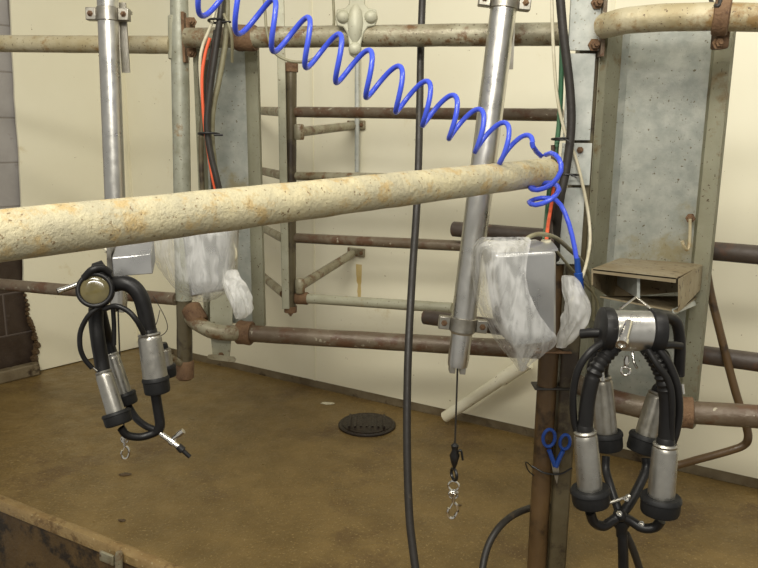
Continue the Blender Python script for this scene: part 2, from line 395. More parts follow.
# ---------------------------------------------------------------- sheet-metal splash panels
def channel(name, label, cs, zb, zt, m, lipm):
    """cs: (px, Y) of the cross-section along the front at y=200"""
    pts = [at(px, 200, Y) for px, Y in cs]
    th = thing(name, label, 'panel', (pts[2].x, pts[2].y, zb))
    def strip(pl):
        b = B(); cols_ = []
        for p in pl: cols_.append([b.verts.new((p.x, p.y, zb+(zt-zb)*k/20)) for k in range(21)])
        for i in range(len(pl)-1):
            for k in range(20): b.faces.new((cols_[i][k], cols_[i+1][k], cols_[i+1][k+1], cols_[i][k+1]))
        bmesh.ops.solidify(b, geom=b.faces[:], thickness=.003); return b
    return th, strip, pts
zb, zt = zat(425, 1.55), zat(22, 1.52)
th, strip, P_ = channel('splash_panel', 'wide galvanised sheet panel on the right behind the hanging milking cluster',
    [(590, 1.60), (597, 1.585), (604, 1.605), (611, 1.63), (618, 1.64), (697, 1.575), (700, 1.555), (716, 1.535), (719, 1.555)], zb, zt, 'galv', 'galv_old')
obj('face_sheet', strip(P_[3:6]), 'galv', th)
obj('left_fold', strip(P_[0:4]), 'galv_old', th)
obj('right_flange', strip(P_[5:9]), 'galv_old', th)
zb2, zt2 = zat(326, 2.06), zat(36, 2.06)
th2, strip2, P2 = channel('splash_panel', 'narrow galvanised sheet panel at left, partly behind a bagged box',
    [(199, 2.06), (203, 2.05), (209, 2.08), (249, 2.06), (252, 2.045), (261, 2.035), (263, 2.05)], zb2, zt2, 'galv', 'galv_old')
obj('face_sheet', strip2(P2[2:4]), 'galv', th2)
obj('left_fold', strip2(P2[0:3]), 'galv_old', th2)
obj('right_flange', strip2(P2[3:7]), 'galv_old', th2)
# ---------------------------------------------------------------- rails
def rail(label, pts, r, m, name='pipe_rail', straight=True, wob=.04):
    P = A(pts)
    if len(P) == 2: b = pipe(P[0], P[1], r, 20, 24, wob)
    else: b = tube(B(), spline(P, 8), r, 20, wob=wob)
    return tag(obj(name, b, m), label, 'rail')
def collar(name, parent, p0, p1, r, m='rust', seg=20):
    b = B(); lathe(b, p0, p1, [(0, r*.96), (.08, r*1.04), (.5, r), (.92, r*1.04), (1, r*.96)], seg); return obj(name, b, m, parent)
rail('tan galvanised rail running along the upper left behind the steel ram', [(-60, 43, 2.32), (172, 45, 2.10)], .0245, 'rail_tan')
th = thing('pipe_rail', 'long grimy top rail crossing from the left post to the main post', 'rail', at(190, 38, 2.02))
obj('pipe', pipe(at(187, 38, 2.02), at(562, 34, 1.735), .0262, 20, 24, .05), 'rail', th)
obj('coupling', lathe(B(), at(236, 38, 1.982), at(256, 38, 1.967), [(0,.031),(.15,.034),(.5,.033),(.85,.034),(1,.031)], 20), 'rust', th)
# crossed clamp fitting at 356
b = B(); CY = 1.845
lobes = [(343, 17), (371, 17), (355, 49), (357, -8)]
outline = [(349,-14),(365,-14),(365,4),(368,8),(376,9),(378,18),(375,26),(368,27),(364,33),(361,44),(361,54),(355,58),(349,54),(349,44),(347,33),(343,27),(337,26),(335,18),(337,9),(345,8),(349,4)]
prism(b, A([(x, y, CY) for x, y in outline]), (0, .018, 0))
for x, y in lobes:
    lathe(b, at(x, y, CY+.004), at(x, y, CY+.004)+Vector((0,-1,0)), [(0,.0165),(.008,.0155),(.013,.011),(.016,.004)], 18, True)
lathe(b, at(356, 4, CY+.01), at(355, 44, CY+.01), [(0,.010),(.2,.019),(.5,.022),(.8,.019),(1,.010)], 18)
obj('cross_clamp', b, 'galv_old', th, bevel=.003)
rail('rusty lower rail at the left edge passing behind the hanging cluster', [(-40, 281, 2.30), (176, 299, 2.05)], .0185, 'rail_rust')
th = thing('pipe_rail', 'brown rusty lower rail running from the left panel towards the main post', 'rail', at(245, 333, 2.02))
obj('pipe', pipe(at(240, 333, 2.03), at(556, 351, 1.86), .0245, 20, 24, .05), 'rail_rust', th)
collar('coupling', th, at(238, 332, 2.035), at(252, 333.5, 2.025), .034)
th = thing('bent_pipe', 'short curved tan pipe under the left sheet panel', 'pipe', at(215, 330, 1.99))
obj('pipe', tube(B(), spline(A([(186, 312, 2.09), (196, 322, 2.03), (210, 330, 2.0), (226, 333, 2.0), (240, 333, 2.025)]), 8), .0225, 18, wob=.05), 'rail', th)
obj('elbow', lathe(B(), at(190, 307, 2.06), at(200, 323, 2.03), [(0,.024),(.1,.030),(.9,.029),(1,.024)], 20), 'rust', th)
b = B(); s0 = at(218, 330, 1.97)
prism(b, [at(210, 292, 2.025), at(233, 292, 2.025), at(232, 330, 2.025), at(229, 362, 2.025), at(213, 360, 2.025), at(210, 330, 2.025)], (0, .006, 0)); obj('hinge_plate', b, 'galv_old', th, bevel=.001)
b = B(); bolt(b, at(221, 355, 2.023), (0, -1, 0), .006, .014); obj('bolt', b, 'rust', th)
b = B(); prism(b, A([(208,355,2.0),(213,354.5,2.0),(234,357,2.0),(236,359.5,2.0),(235,362,2.0),(231,362,2.0),(211,359.5,2.0),(207,357.5,2.0)]), (0, .004, 0)); obj('slotted_tab', b, 'rail', th)
th = thing('pipe_rail', 'tan top rail at upper right with a rusty clamp band', 'rail', at(610, 22, 1.46))
obj('pipe', tube(B(), spline(A([(604, 26, 1.56), (625, 21, 1.50), (660, 18, 1.46), (700, 17, 1.43), (730, 17, 1.41), (830, 19, 1.36)]), 8), .0253, 22, wob=.04), 'rail_tan', th)
b = B()
for dx_ in (0,):
    lathe(b, at(713, 17, 1.425), at(730, 17, 1.413), [(0, .030), (.1, .034), (.9, .034), (1, .030)], 22)
obj('clamp_band', b, 'rust', th)
b = B(); box(b, at(720, 40, 1.445), .012, .016, .017); obj('clamp_lug', b, 'rust', th, bevel=.004)
b = B(); bolt(b, at(718, 43, 1.43), (0, -1, 0), .008, .009); obj('bolt', b, 'rust', th)
th = thing('pipe_rail', 'rusty lower rail at right behind the milking cluster, with a wide coupling', 'rail', at(650, 409, 1.5))
obj('pipe', tube(B(), spline(A([(580, 384, 1.60), (604, 397, 1.545), (636, 406, 1.50), (668, 411, 1.475), (700, 413, 1.455), (830, 421, 1.38)]), 8), .0245, 22, wob=.06), 'rail_rust', th)
collar('coupling', th, at(680, 412, 1.468), at(693, 413, 1.46), .033)
def openpipe(label, p0, p1, r, m):
    p0, p1 = Vector(p0), Vector(p1); L = (p1-p0).length; b = B()
    prof = [(.03, r*.4), (.03, r*.8), (0, r*.82), (0, r)]+[(L*k/12, r) for k in range(1, 13)]
    lathe(b, p0, p1, prof, 20, True); return tag(obj('pipe_rail', b, m), label, 'rail')
openpipe('dark upper wall rail whose open end shows beside the tilted steel ram', at(454, 229, 2.12), at(830, 261, 1.56), .0225, 'rail_dark')
openpipe('dark lower wall rail whose open end shows behind the tilted ram clamp', at(425, 317, 2.15), at(830, 372, 1.54), .0225, 'rail_dark')
# bent thin rod at right
tag(obj('bent_rod', tube(B(), spline(A([(704, 240, 1.66), (709, 285, 1.66), (722, 340, 1.64), (735, 390, 1.62), (746, 425, 1.61), (748, 438, 1.605), (744, 445, 1.61), (732, 450, 1.615), (700, 459, 1.64), (678, 465, 1.66), (640, 474, 1.68)]), 7), .0095, 12, wob=.05), 'post_brown'),
    'thin brown rod bent into a corner at the right edge', 'rod')
# ---------------------------------------------------------------- left upright pipe
th = thing('stall_post', 'slim galvanised upright pipe left of the orange cable', 'post', at(185, 376, 2.06))
obj('pipe', pipe(at(178.5, -40, 2.10), at(184, 300, 2.06), .0245, 20, 24, .03), 'galv_pipe', th)
obj('lower_pipe', pipe(at(184, 296, 2.06), at(185, 372, 2.06), .0225, 20, 10, .05), 'post_grey', th)
obj('foot_cap', lathe(B(), at(185, 360, 2.06), at(185, 379, 2.06), [(0,.022),(.1,.0265),(.9,.0265),(1,.02)], 20), 'rust', th)
b = B(); lathe(b, at(178.6, 16, 2.10), at(179, 60, 2.10), [(0, .026), (.02, .029), (.98, .029), (1, .026)], 20); obj('sleeve', b, 'galv_old', th)
b = B(); box(b, at(185, 38, 2.075), .004, .02, .066); box(b, at(191, 37, 2.05), .012, .003, .05); obj('clamp_flange', b, 'rust', th, bevel=.001)
for px, py in ((192, 22), (192, 53)):
    b = B(); bolt(b, at(px, py, 2.045), (0, -1, 0), .009, .014); obj('bolt', b, 'rust', th)
th_s = thing('pipe_stub', 'small stub pipe with pale tip beside the foot of the left upright', 'pipe', at(170, 358, 1.98))
obj('stub', tube(B(), A([(163, 353, 1.95), (180, 363, 2.04)]), .010, 14), 'rail', th_s)
obj('tip', lathe(B(), at(161.5, 352, 1.94), at(166, 355, 1.965), [(0, .009), (.2, .013), (1, .013)], 14), 'white', th_s)
# ---------------------------------------------------------------- gate by the far wall
gY = 2.40
th = thing('gate_frame', 'rusty pipe gate with four cross bars hung near the far wall', 'gate', at(289, 318, gY))
obj('hinge_post', pipe(at(291, 68, gY), at(290.5, 308, gY), .0185, 18, 20, .05), 'post_grey', th)
b = B(); p = at(283, 150, gY-.02); box(b, Vector((p.x, p.y, (zat(-20, gY)+zat(309, gY))/2)), .0125, .006, (zat(-20, gY)-zat(309, gY))/2); obj('flat_bar', b, 'galv_old', th, bevel=.002)
obj('end_cap', lathe(B(), at(291, 62, gY), at(291, 72, gY), [(0, .012), (.15, .023), (1, .023)], 18), 'rust', th)
b = B(); lathe(b, at(290.5, 306, gY), at(290.5, 312, gY), [(0, .022), (1, .022)], 16); bolt(b, at(290.5, 311, gY), (0, 0, -1), .008, .012); obj('foot_bolt', b, 'rust', th)
obj('cross_bar', pipe(at(296, 112, gY), at(562, 115, 1.95), .0168, 16, 20, .05), 'rail_rust', th)
obj('cross_bar', pipe(at(296, 176, gY), at(562, 181, 1.95), .0140, 16, 20, .05), 'rail', th)
obj('cross_bar', pipe(at(296, 238, gY), at(462, 246, 2.14), .0165, 16, 20, .05), 'rail_rust', th)
obj('cross_bar', pipe(at(300, 298, gY), at(452, 308, 2.18), .0168, 16, 20, .05), 'galv_old', th)
collar('coupling', th, at(296, 298, gY), at(308, 298.5, gY-.01), .021)
wy = wallY(245)-.03
obj('rear_bar', pipe(at(286, 112, gY+.02), at(246, 110, wy), .0158, 14, 10, .05), 'rail', th)
obj('rear_bar', pipe(at(284, 176, gY+.02), at(246, 167, wy), .0150, 14, 10, .05), 'rail', th)
obj('rear_bar', pipe(at(284, 239, gY+.02), at(246, 219, wy), .0150, 14, 10, .05), 'rail', th)
obj('rear_bar', pipe(at(284, 294, gY+.02), at(246, 262, wy), .0150, 14, 10, .05), 'rail', th)
def strut(label, p0, p1, r, plate):
    t = thing('wall_strut', label, 'bracket', plate)
    obj('arm', pipe(p0, p1, r, 16, 8, .06), 'rail', t)
    b = B(); c = Vector(p0); lathe(b, c+Vector((0,0,-.025)), c+Vector((0,0,.025)), [(0,.014),(.1,.017),(.9,.017),(1,.014)], 14); obj('clevis', b, 'rail', t)
    b = B(); box(b, Vector(plate)+nR*.006, .040, .006, .017, dR, nR); obj('base_plate', b, 'rail', t, bevel=.003)
    for s in (-1, 1):
        b = B(); bolt(b, Vector(plate)+nR*.011+dR*.028*s, nR, .006, .008); obj('bolt', b, 'rust', t)
wy = wallY(358)
strut('upper tan strut bracing the gate to the far wall', at(299, 132, gY-.01), at(352, 126, wy-.03), .0155, at(357, 125, wy-.002))
strut('lower tan strut rising to the far wall above a rust stain', at(300, 286, gY-.01), at(352, 254, wy-.03), .0165, at(357, 252, wy-.002))
b = B(); rr = random.Random(5)
top = at(360, 262, wallY(360)); L0 = []; R0 = []
for k in range(13):
    z = top.z-.014*k-.01; wdt = .015+.006*rr.random()-.001*k
    L0.append(top+dR*(-wdt)+Vector((0,0,z-top.z))+nR*.0006); R0.append(top+dR*(wdt*.5)+Vector((0,0,z-top.z))+nR*.0006)
prism(b, L0+R0[::-1], nR*.0006); tag(obj('rust_stain', b, 'stain'), 'yellow-brown rust streak running down the wall below the strut', 'stain')
tag(obj('conduit', pipe(at(357.5, -30, wallY(357)-.03), at(357, 172, wallY(357)-.03), .0095, 14, 8, .02), 'galv'), 'slim grey conduit standing against the far wall beside the strut', 'pipe')
tag(obj('plastic_pipe', (lambda b: lathe(b, at(445, 417, wallY(445)-.10), at(528, 362, wallY(528)-.10), [(.03, .012), (.03, .016), (0, .017), (0, .0205), (.7, .0205), (.7, .025), (1, .025)], 20))(B()), 'pvc'),
    'white plastic pipe sloping down to the floor beside the hanging cable', 'pipe')
# ---------------------------------------------------------------- steel rams
def ram(label, p0, p1, r, collar_t, clamp_t, cable_pts, hook_c, dirside, capr=.86):
    p0, p1 = Vector(p0), Vector(p1); T = (p1-p0); L = T.length; Tn = T.normalized()
    t = thing('detacher_ram', label, 'cylinder', p1)
    b = B(); lathe(b, p0, p1, [(0, r), (.3, r), (.6, r), (.905, r), (.91, r*capr), (.985, r*capr), (1, r*.8)], 32); obj('tube', b, 'steel', t)
    side = Vector((1, 0, 0)); side = (side-Tn*side.dot(Tn)).normalized(); fw = Tn.cross(side).normalized()
    if fw.y > 0: fw = -fw
    for ct in ([collar_t] if collar_t is not None else [])+([clamp_t] if clamp_t is not None else []):
        c = p0+T*ct; b = B(); lathe(b, c-Tn*.017, c+Tn*.017, [(0, r*1.02), (.05, r*1.1), (.95, r*1.1), (1, r*1.02)], 32); cl = obj('clamp_band', b, 'steel_dull', t)
        for s in (-1, 1):
            b = B(); box(b, c+side*s*(r*1.1+.012), .013, .011, .015, side, fw, Tn); obj('lug', b, 'steel_dull', cl, bevel=.002)
            b = B(); bolt(b, c+side*s*(r*1.1+.013)+fw*.011, fw, .005, .006); obj('bolt', b, 'rust', cl)
    b = B(); 
    for s in (-1, 1): box(b, p1+side*s*r*.42+Tn*.005, .0065, r*.55, .010, side, fw, Tn)
    obj('notched_end', b, 'steel_dull', t, bevel=.001)
    return t, p0, p1, Tn, side, fw
t, *_ = ram('tilted stainless ram cylinder in the centre with a cable hanging from it', at(508, -26, 1.66), at(457.5, 366, 1.62), .0288, .065, .885, None, None, 1)
b = B(); box(b, at(511, 30, 1.70), .008, .003, .085); obj('strap_plate', b, 'steel_dull', t)
t2, *_ = ram('upright stainless ram cylinder at upper left against the top rail', at(107, -20, 1.90), at(119, 306, 1.86), .0258, .10, None, None, None, 1)
b = B(); box(b, at(124, 38, 1.92), .010, .003, .085); box(b, at(118, 12, 1.93), .03, .02, .004); obj('strap_plate', b, 'steel_dull', t2)
b = B(); lathe(b, at(107, -24, 1.9), at(106.6, -40, 1.9), [(0, .02), (1, .02)], 20); obj('rod', b, 'steel_dull', t2)
def snaphook(label, top, s, beads):
    """wire with crimp, ring, swivel and snap hook hanging from top"""
    pts = A(top); end = pts[-1]
    t = thing('snap_hook_cable', label, 'cable', end)
    obj('wire', tube(B(), spline(pts, 6), .0022, 8), 'hose', t)
    z = Vector((0, 0, -1))
    b = B(); 
    if beads:
        lathe(b, end, end+z*.045*s, [(0, .003), (.1, .007*s), (.3, .005*s), (.5, .009*s), (.8, .006*s), (1, .004)], 10)
        tube(b, spline([end+z*.02*s+Vector((.002,0,0)), end+z*.012*s+Vector((.010*s,-.004,0)), end+z*.03*s+Vector((.014*s,-.004,0))], 4), .002*s, 6)
        torus(b, end+z*.058*s, (1, .4, 0), .010*s, .0028*s)
        obj('knot', b, 'black', t); off = .072*s
    else: b.free(); off = .004
    p = end+z*off
    b = B(); torus(b, p+z*.008*s, (.2, 1, 0), .009*s, .0022*s); obj('ring', b, 'chrome', t)
    p = p+z*.022*s
    b = B(); lathe(b, p-z*.004*s, p+z*.016*s, [(0, .003*s), (.1, .0065*s), (.4, .0065*s), (.5, .004*s), (1, .004*s)], 12)
    torus(b, p+z*.002*s, (0, 1, 0), .008*s, .002*s)
    q = p+z*.016*s
    tube(b, spline([q, q+z*.006*s+Vector((.006*s,0,0)), q+z*.018*s+Vector((.008*s,0,0)), q+z*.030*s+Vector((.002*s,0,0)), q+z*.030*s+Vector((-.006*s,0,0)), q+z*.020*s+Vector((-.009*s,0,0)), q+z*.012*s+Vector((-.007*s,0,0))], 6), .0030*s, 8)
    tube(b, [q+z*.002*s, q+z*.014*s+Vector((-.006*s,0,0))], .0015*s, 6)
    obj('snap_hook', b, 'chrome', t)
    return t
snaphook('steel cable ending in a bright snap hook below the tilted ram', [(457.5, 368, 1.62), (456.5, 400, 1.62), (455, 443, 1.62)], 1.4, True)
snaphook('thin wire with small snap hook hanging behind the left cluster', [(118, 308, 1.86), (120, 360, 1.86), (124, 428, 1.86)], 1.25, False)
# ---------------------------------------------------------------- hoses and cables
cable('rubber_hose', 'long black rubber hose hanging full height near the centre', 'hose',
    [(424, -40, 1.90), (421, 40, 1.89), (418, 180, 1.76), (412, 280, 1.66), (408, 360, 1.58), (407, 440, 1.52), (409, 510, 1.47), (413, 550, 1.44), (420, 600, 1.40)], .0092, 'hose', seg=14)
cable('rubber_hose', 'black hose curving down to the bottom edge left of the main post', 'hose',
    [(546, 505, 1.72), (530, 508, 1.66), (512, 516, 1.62), (497, 530, 1.58), (486, 552, 1.55), (479, 590, 1.50)], .0085, 'hose', seg=12)
# blue coil
a0, a1 = at(195, -15, 1.34), at(538, 162, 1.46)
ax = (a1-a0); L = ax.length; T = ax.normalized()
view = (a0+a1)/2-Vector((0, 0, H)); view.normalize()
u = T.cross(view).normalized(); u = u if u.z > 0 else -u; v = T.cross(u)
TR = [165, 200, 235, 270, 302, 332, 362, 392, 419, 446, 473, 498, 522, 546]
S_ = [(x+11-196)/344 for x in TR]
def phase(q):
    for k in range(len(S_)-1):
        if q <= S_[k+1] or k == len(S_)-2: return math.pi+2*math.pi*(k+(q-S_[k])/(S_[k+1]-S_[k]))
NP = 300; SE = .955
def coilp(q):
    tt = q*1.34/(1.46-q*.12); th_ = phase(q); Am = .0420-.0050*q
    return a0+ax*tt + u*math.cos(th_)*Am + v*math.sin(th_)*Am*.8
pts = [coilp(SE*i/NP) for i in range(NP+1)]
tail = A([(541, 156, 1.49), (551, 153, 1.46), (559, 159, 1.42), (561, 171, 1.41), (552, 184, 1.42), (538, 190, 1.45), (530, 188, 1.50),
          (540, 184, 1.54), (553, 183, 1.50), (559, 190, 1.45), (550, 200, 1.43), (536, 205, 1.45), (529, 202, 1.49), (541, 198, 1.52)])
tail2 = A([(556, 200, 1.50), (565, 213, 1.47), (572, 235, 1.46), (577, 262, 1.45), (579, 285, 1.45)])
t = thing('coiled_air_hose', 'bright blue coiled air hose stretched down to the main post', 'hose', a1)
obj('coil', tube(B(), spline([pts[0]]+pts[1:]+tail+tail2, 2), .0050, 10), 'blue', t)
obj('straight_end', lathe(B(), at(577, 258, 1.45), at(580, 294, 1.45), [(0, .006), (.4, .0065), (.42, .009), (1, .009)], 14), 'blue_dark', t)
# cables on the main post
G = 'cables tied to the main post'
cable('rubber_hose', 'thick black hose running down the front of the main post', 'hose',
    [(558, -30, 1.56), (563, 30, 1.56), (570, 90, 1.56), (571, 130, 1.56), (566, 170, 1.56), (560, 200, 1.56), (556, 240, 1.58), (557, 275, 1.62)], .0095, 'hose', seg=12)
cable('electric_cable', 'pale thin cable sweeping left of the black hose on the main post', 'cable',
    [(551, -30, 1.59), (553, 40, 1.59), (557, 95, 1.59), (565, 132, 1.585), (575, 156, 1.575), (582, 182, 1.57), (588, 212, 1.57), (590, 240, 1.55), (586, 265, 1.50), (578, 288, 1.47), (571, 302, 1.44)], .0035, 'white')
cable('air_tube', 'green tube beside the black hose on the main post', 'tube',
    [(562, -30, 1.61), (562, 40, 1.61), (560, 110, 1.61), (556, 150, 1.61), (550, 185, 1.60), (547, 215, 1.58), (545, 240, 1.46)], .0055, 'green')
cable('electric_cable', 'orange-red cable dropping into the right bagged box', 'cable',
    [(558, 130, 1.63), (556, 165, 1.62), (552, 200, 1.58), (548, 225, 1.50), (546, 246, 1.40)], .004, 'orange')
cable('electric_cable', 'grey-green cable looping over the top of the right bagged box', 'cable',
    [(526, 246, 1.36), (528, 238, 1.36), (540, 234, 1.38), (556, 238, 1.42), (570, 250, 1.48), (582, 262, 1.53), (592, 285, 1.56), (594, 320, 1.58)], .0045, 'grey_cable')
cable('electric_cable', 'thin grey cable crossing right of the box towards the panel', 'cable',
    [(556, 250, 1.42), (572, 270, 1.47), (584, 283, 1.50), (597, 300, 1.53), (600, 330, 1.55)], .003, 'grey_cable')
cable('electric_cable', 'brown cable hugging the main post beside the green tube', 'cable',
    [(553, 145, 1.60), (553, 170, 1.60), (554, 200, 1.60), (551, 225, 1.56), (552, 243, 1.42)], .0045, 'rail_dark')
# two cable ties
for px, py, w_ in ((561, 139, 9), (568, 175, 10)):
    b = B(); torus(b, at(px, py, 1.57), (0, .1, 1), R(w_*2, 1.57), .002, sx=1.0); tube(b, A([(px+4, py, 1.545), (px+9, py+3, 1.54)]), .0015, 6)
    tag(obj('cable_tie', b, 'black'), 'black cable tie round the hoses, %s on the main post' % ('upper' if py < 150 else 'lower'), 'cable tie')
# left bundle
Y0 = 1.93
cable('electric_cable', 'orange cable in the bundle left of the narrow panel', 'cable', [(210, 38, Y0), (205, 55, Y0), (202, 80, Y0), (204, 120, Y0), (208, 150, Y0), (212, 175, Y0), (217, 200, Y0), (220, 240, Y0-.1)], .0042, 'orange')
cable('electric_cable', 'white cable at the left side of the cable bundle', 'cable', [(220, -30, Y0), (217, 0, Y0), (211, 25, Y0), (203, 45, Y0), (200, 62, Y0), (201, 85, Y0+.01), (203, 105, Y0+.01)], .0042, 'white')
cable('rubber_hose', 'black hose in the cable bundle left of the narrow panel', 'hose', [(224, -30, Y0), (221, 10, Y0-.01), (217, 40, Y0-.01), (210, 90, Y0-.01), (207, 125, Y0-.01), (211, 155, Y0-.01), (217, 180, Y0-.01), (222, 205, Y0-.01), (225, 240, Y0-.1)], .0085, 'hose')
cable('rubber_hose', 'grey-brown hose bowing out over the narrow panel', 'hose', [(226, -30, Y0+.01), (227, 10, Y0+.01), (225, 45, Y0+.01), (219, 80, Y0+.01), (213, 110, Y0+.01), (212, 140, Y0+.015), (215, 170, Y0+.02), (217, 200, Y0+.02)], .0075, 'grey_cable')
cable('electric_cable', 'thin pale cable looping right of the bundle in front of the top rail', 'cable', [(224, 14, Y0-.02), (229, 26, Y0-.03), (232, 40, Y0-.02), (232, 62, Y0+.01)], .004, 'grey_cable')
cable('air_tube', 'green-grey tube behind the orange cable at left', 'tube', [(208, 60, Y0+.03), (203, 110, Y0+.05), (201, 150, Y0+.05), (203, 200, Y0+.05)], .007, 'post_grey')
cable('electric_cable', 'thin black wire behind the orange cable', 'cable', [(215, 30, Y0+.02), (207, 80, Y0+.02), (206, 120, Y0+.02), (210, 160, Y0+.02), (213, 200, Y0+.02)], .0035, 'hose')
for px, py, w_ in ((217, 21, 8), (209, 134, 10)):
    b = B(); torus(b, at(px, py, Y0), (0, .1, 1), R(w_*2, Y0), .003); tube(b, A([(px+5, py+1, Y0-.03), (px+14, py+1, Y0-.03)]), .003, 6)
    tag(obj('cable_tie', b, 'black'), 'black cable tie round the left cable bundle, %s of the two' % ('upper' if py < 50 else 'lower'), 'cable tie')
cable('electric_cable', 'grey cable hanging in a loop beneath the top rail beside the cross clamp', 'cable',
    [(262, -20, 1.92), (265, 10, 1.91), (267, 32, 1.90), (274, 52, 1.90), (290, 61, 1.90), (308, 61, 1.90), (322, 52, 1.90), (331, 38, 1.90), (334, 20, 1.90), (332, -20, 1.90)], .0036, 'grey_cable')
cable('electric_cable', 'dark wire dropping over the rail left of the wide clamp band', 'cable', [(709, -20, 1.47), (711, 0, 1.46), (716, 6, 1.40), (720, 2, 1.40), (722, -20, 1.42)], .004, 'hose')
cable('wire_loop', 'thin wire hanging in a loop from the lower left rail', 'wire', [(153, 296, 2.02), (158, 304, 2.0), (166, 320, 2.0), (167, 330, 2.0), (160, 336, 2.0), (152, 333, 2.0), (157, 322, 2.0), (160, 310, 2.02)], .0012, 'hose', seg=6)
# ---------------------------------------------------------------- boxes in bags
def hexbox(parent, name, front, dep, shift, m, bev=.006):
    b = B(); prism(b, A(front), Vector((shift[0], dep, shift[1]))); return obj(name, b, m, parent, bevel=bev)
def sheet(rows, Yb, Yf, seed, n=26, wr=.0035, top=.05, right_wrap=False):
    b = B(); g = []; ny = 44
    ys = [r_[0] for r_ in rows]
    def ip(y):
        for r0, r1 in zip(rows, rows[1:]):
            if r0[0] <= y <= r1[0]:
                t = (y-r0[0])/(r1[0]-r0[0]); t2 = t*t*(3-2*t)*.3+t*.7
                return r0[1]+(r1[1]-r0[1])*t2, r0[2]+(r1[2]-r0[2])*t2
        return rows[-1][1:3]
    for j in range(ny+1):
        y = ys[0]+(ys[-1]-ys[0])*j/ny; xl, xr = ip(y); row = []
        vt = j/ny
        yf = Yf+top*max(0, 1-vt/.12)**1.5+(Yb-Yf)*.45*max(0, (vt-.72)/.28)**1.5
        for i in range(n+1):
            s = i/n
            if right_wrap:
                e = math.sin(math.pi*s)**.55 if 0 < s < 1 else 0
                x = xl+(xr-xl)*s; Yq = Yb+(yf-Yb)*e
            else:
                e = min(1, s/.42); e = math.sin(e*math.pi/2)**.8
                x = xl+(xr-xl)*s**1.25; Yq = Yb+(yf-Yb)*e
            p = at(x, y, Yq)
            q = Vector((p.x*34, p.z*12+p.x*10, seed))
            k = noise.noise(q)+.5*noise.noise(q*2.3)+.35*abs(noise.noise(q*4.1))
            p += Vector((.5*k*wr, -abs(k)*wr*1.6, .3*k*wr))
            row.append(b.verts.new(p))
        g.append(row)
    for j in range(ny):
        for i in range(n): b.faces.new((g[j][i], g[j][i+1], g[j+1][i+1], g[j+1][i]))
    return b
def crumple(b, pts, rad, seed):
    """bunched bag lump: swept, strongly creased tube"""
    P = spline(A(pts), 7); n = len(P); seg = 26; rings = []
    for i, p in enumerate(P):
        t = i/(n-1); r = rad(t); ring = []
        for k in range(seg):
            a = 2*math.pi*k/seg
            w_ = 1+.28*noise.noise(Vector((math.cos(a)*2.2, math.sin(a)*2.2, seed+t*2.5)))+.20*noise.noise(Vector((math.cos(a)*5, math.sin(a)*5, seed+t*6)))
            ring.append(b.verts.new(p+Vector((math.cos(a)*r*w_, math.sin(a)*r*w_*.8, .5*r*.2*noise.noise(Vector((a, t*4, seed)))))))
        rings.append(ring)
    for i in range(n-1):
        for k in range(seg): b.faces.new((rings[i][k], rings[i][(k+1) % seg], rings[i+1][(k+1) % seg], rings[i+1][k]))
    b.faces.new(rings[0][::-1]); b.faces.new(rings[-1])
t = thing('control_box', 'stainless control box in a clear bag beside the main post', 'box', at(530, 345, 1.32))
hexbox(t, 'housing', [(494,254,1.31),(557,251,1.33),(557,338,1.33),(551,345,1.325),(513,349,1.315),(509,344,1.315)], .11, (-.012, .008), 'steel_box', .007)
b = B(); prism(b, A([(527,243,1.40),(552,243,1.40),(558,251,1.345),(524,252,1.345)]), (0,0,.004)); obj('lid', b, 'steel_box', t)
b = B(); lathe(b, at(546, 252, 1.40), at(546, 240, 1.40), [(0, .012), (1, .010)], 14); obj('cable_gland', b, 'white', t)
t = thing('plastic_bag', 'clear crinkled plastic bag pulled over the right stainless box', 'bag', at(521, 371, 1.36))
rows = [(237,482,528),(241,475,531),(248,472,529),(258,471,527),(275,472,526),(290,474,528),(302,476,532),(312,480,537),(325,487,547),(336,492,557),(345,499,556),(355,507,543),(364,514,531),(371,519,525)]
obj('film', sheet(rows, 1.43, 1.298, 3.3), 'film', t)
b = B(); crumple(b, [(568,276,1.42),(573,290,1.41),(578,306,1.40),(575,320,1.40),(567,336,1.41),(561,347,1.42)], lambda q: .011+.014*math.sin(math.pi*min(1, q*1.05))**.7, 8.1)
obj('bunched_side', b, 'film_thick', t)
b = B(); crumple(b, [(527,344,1.36),(524,356,1.36),(522,371,1.37)], lambda q: .022*(1-q)+.004, 2.4); obj('hanging_corner', b, 'film', t)
t = thing('control_box', 'stainless control box in a clear bag hanging at left under the big rail', 'box', at(205, 297, 1.62))
hexbox(t, 'housing', [(181,226,1.62),(231,224,1.66),(229,290,1.66),(190,298,1.62)], .11, (.0, .008), 'steel_box')
t = thing('plastic_bag', 'clear crinkled plastic bag over the left box with knotted tail', 'bag', at(241, 318, 1.66))
rows = [(226,149,237),(236,148,237),(246,148,237),(256,151,236),(266,157,235),(276,164,234),(284,170,232),(292,178,228),(298,188,218),(302,196,208)]
obj('film', sheet(rows, 1.70, 1.60, 9.1, right_wrap=True), 'film', t)
b = B(); crumple(b, [(231,270,1.66),(233,282,1.64),(239,296,1.63),(243,310,1.63),(240,318,1.64)], lambda q: .008+.018*math.sin(math.pi*(q*.85+.08)), 5.5)
obj('knotted_tail', b, 'film_thick', t)
cable('electric_cable', 'white cable crossing behind the left bagged box', 'cable', [(222, 220, 1.72), (228, 233, 1.70), (234, 246, 1.69), (236, 256, 1.69), (232, 264, 1.70)], .0035, 'white')
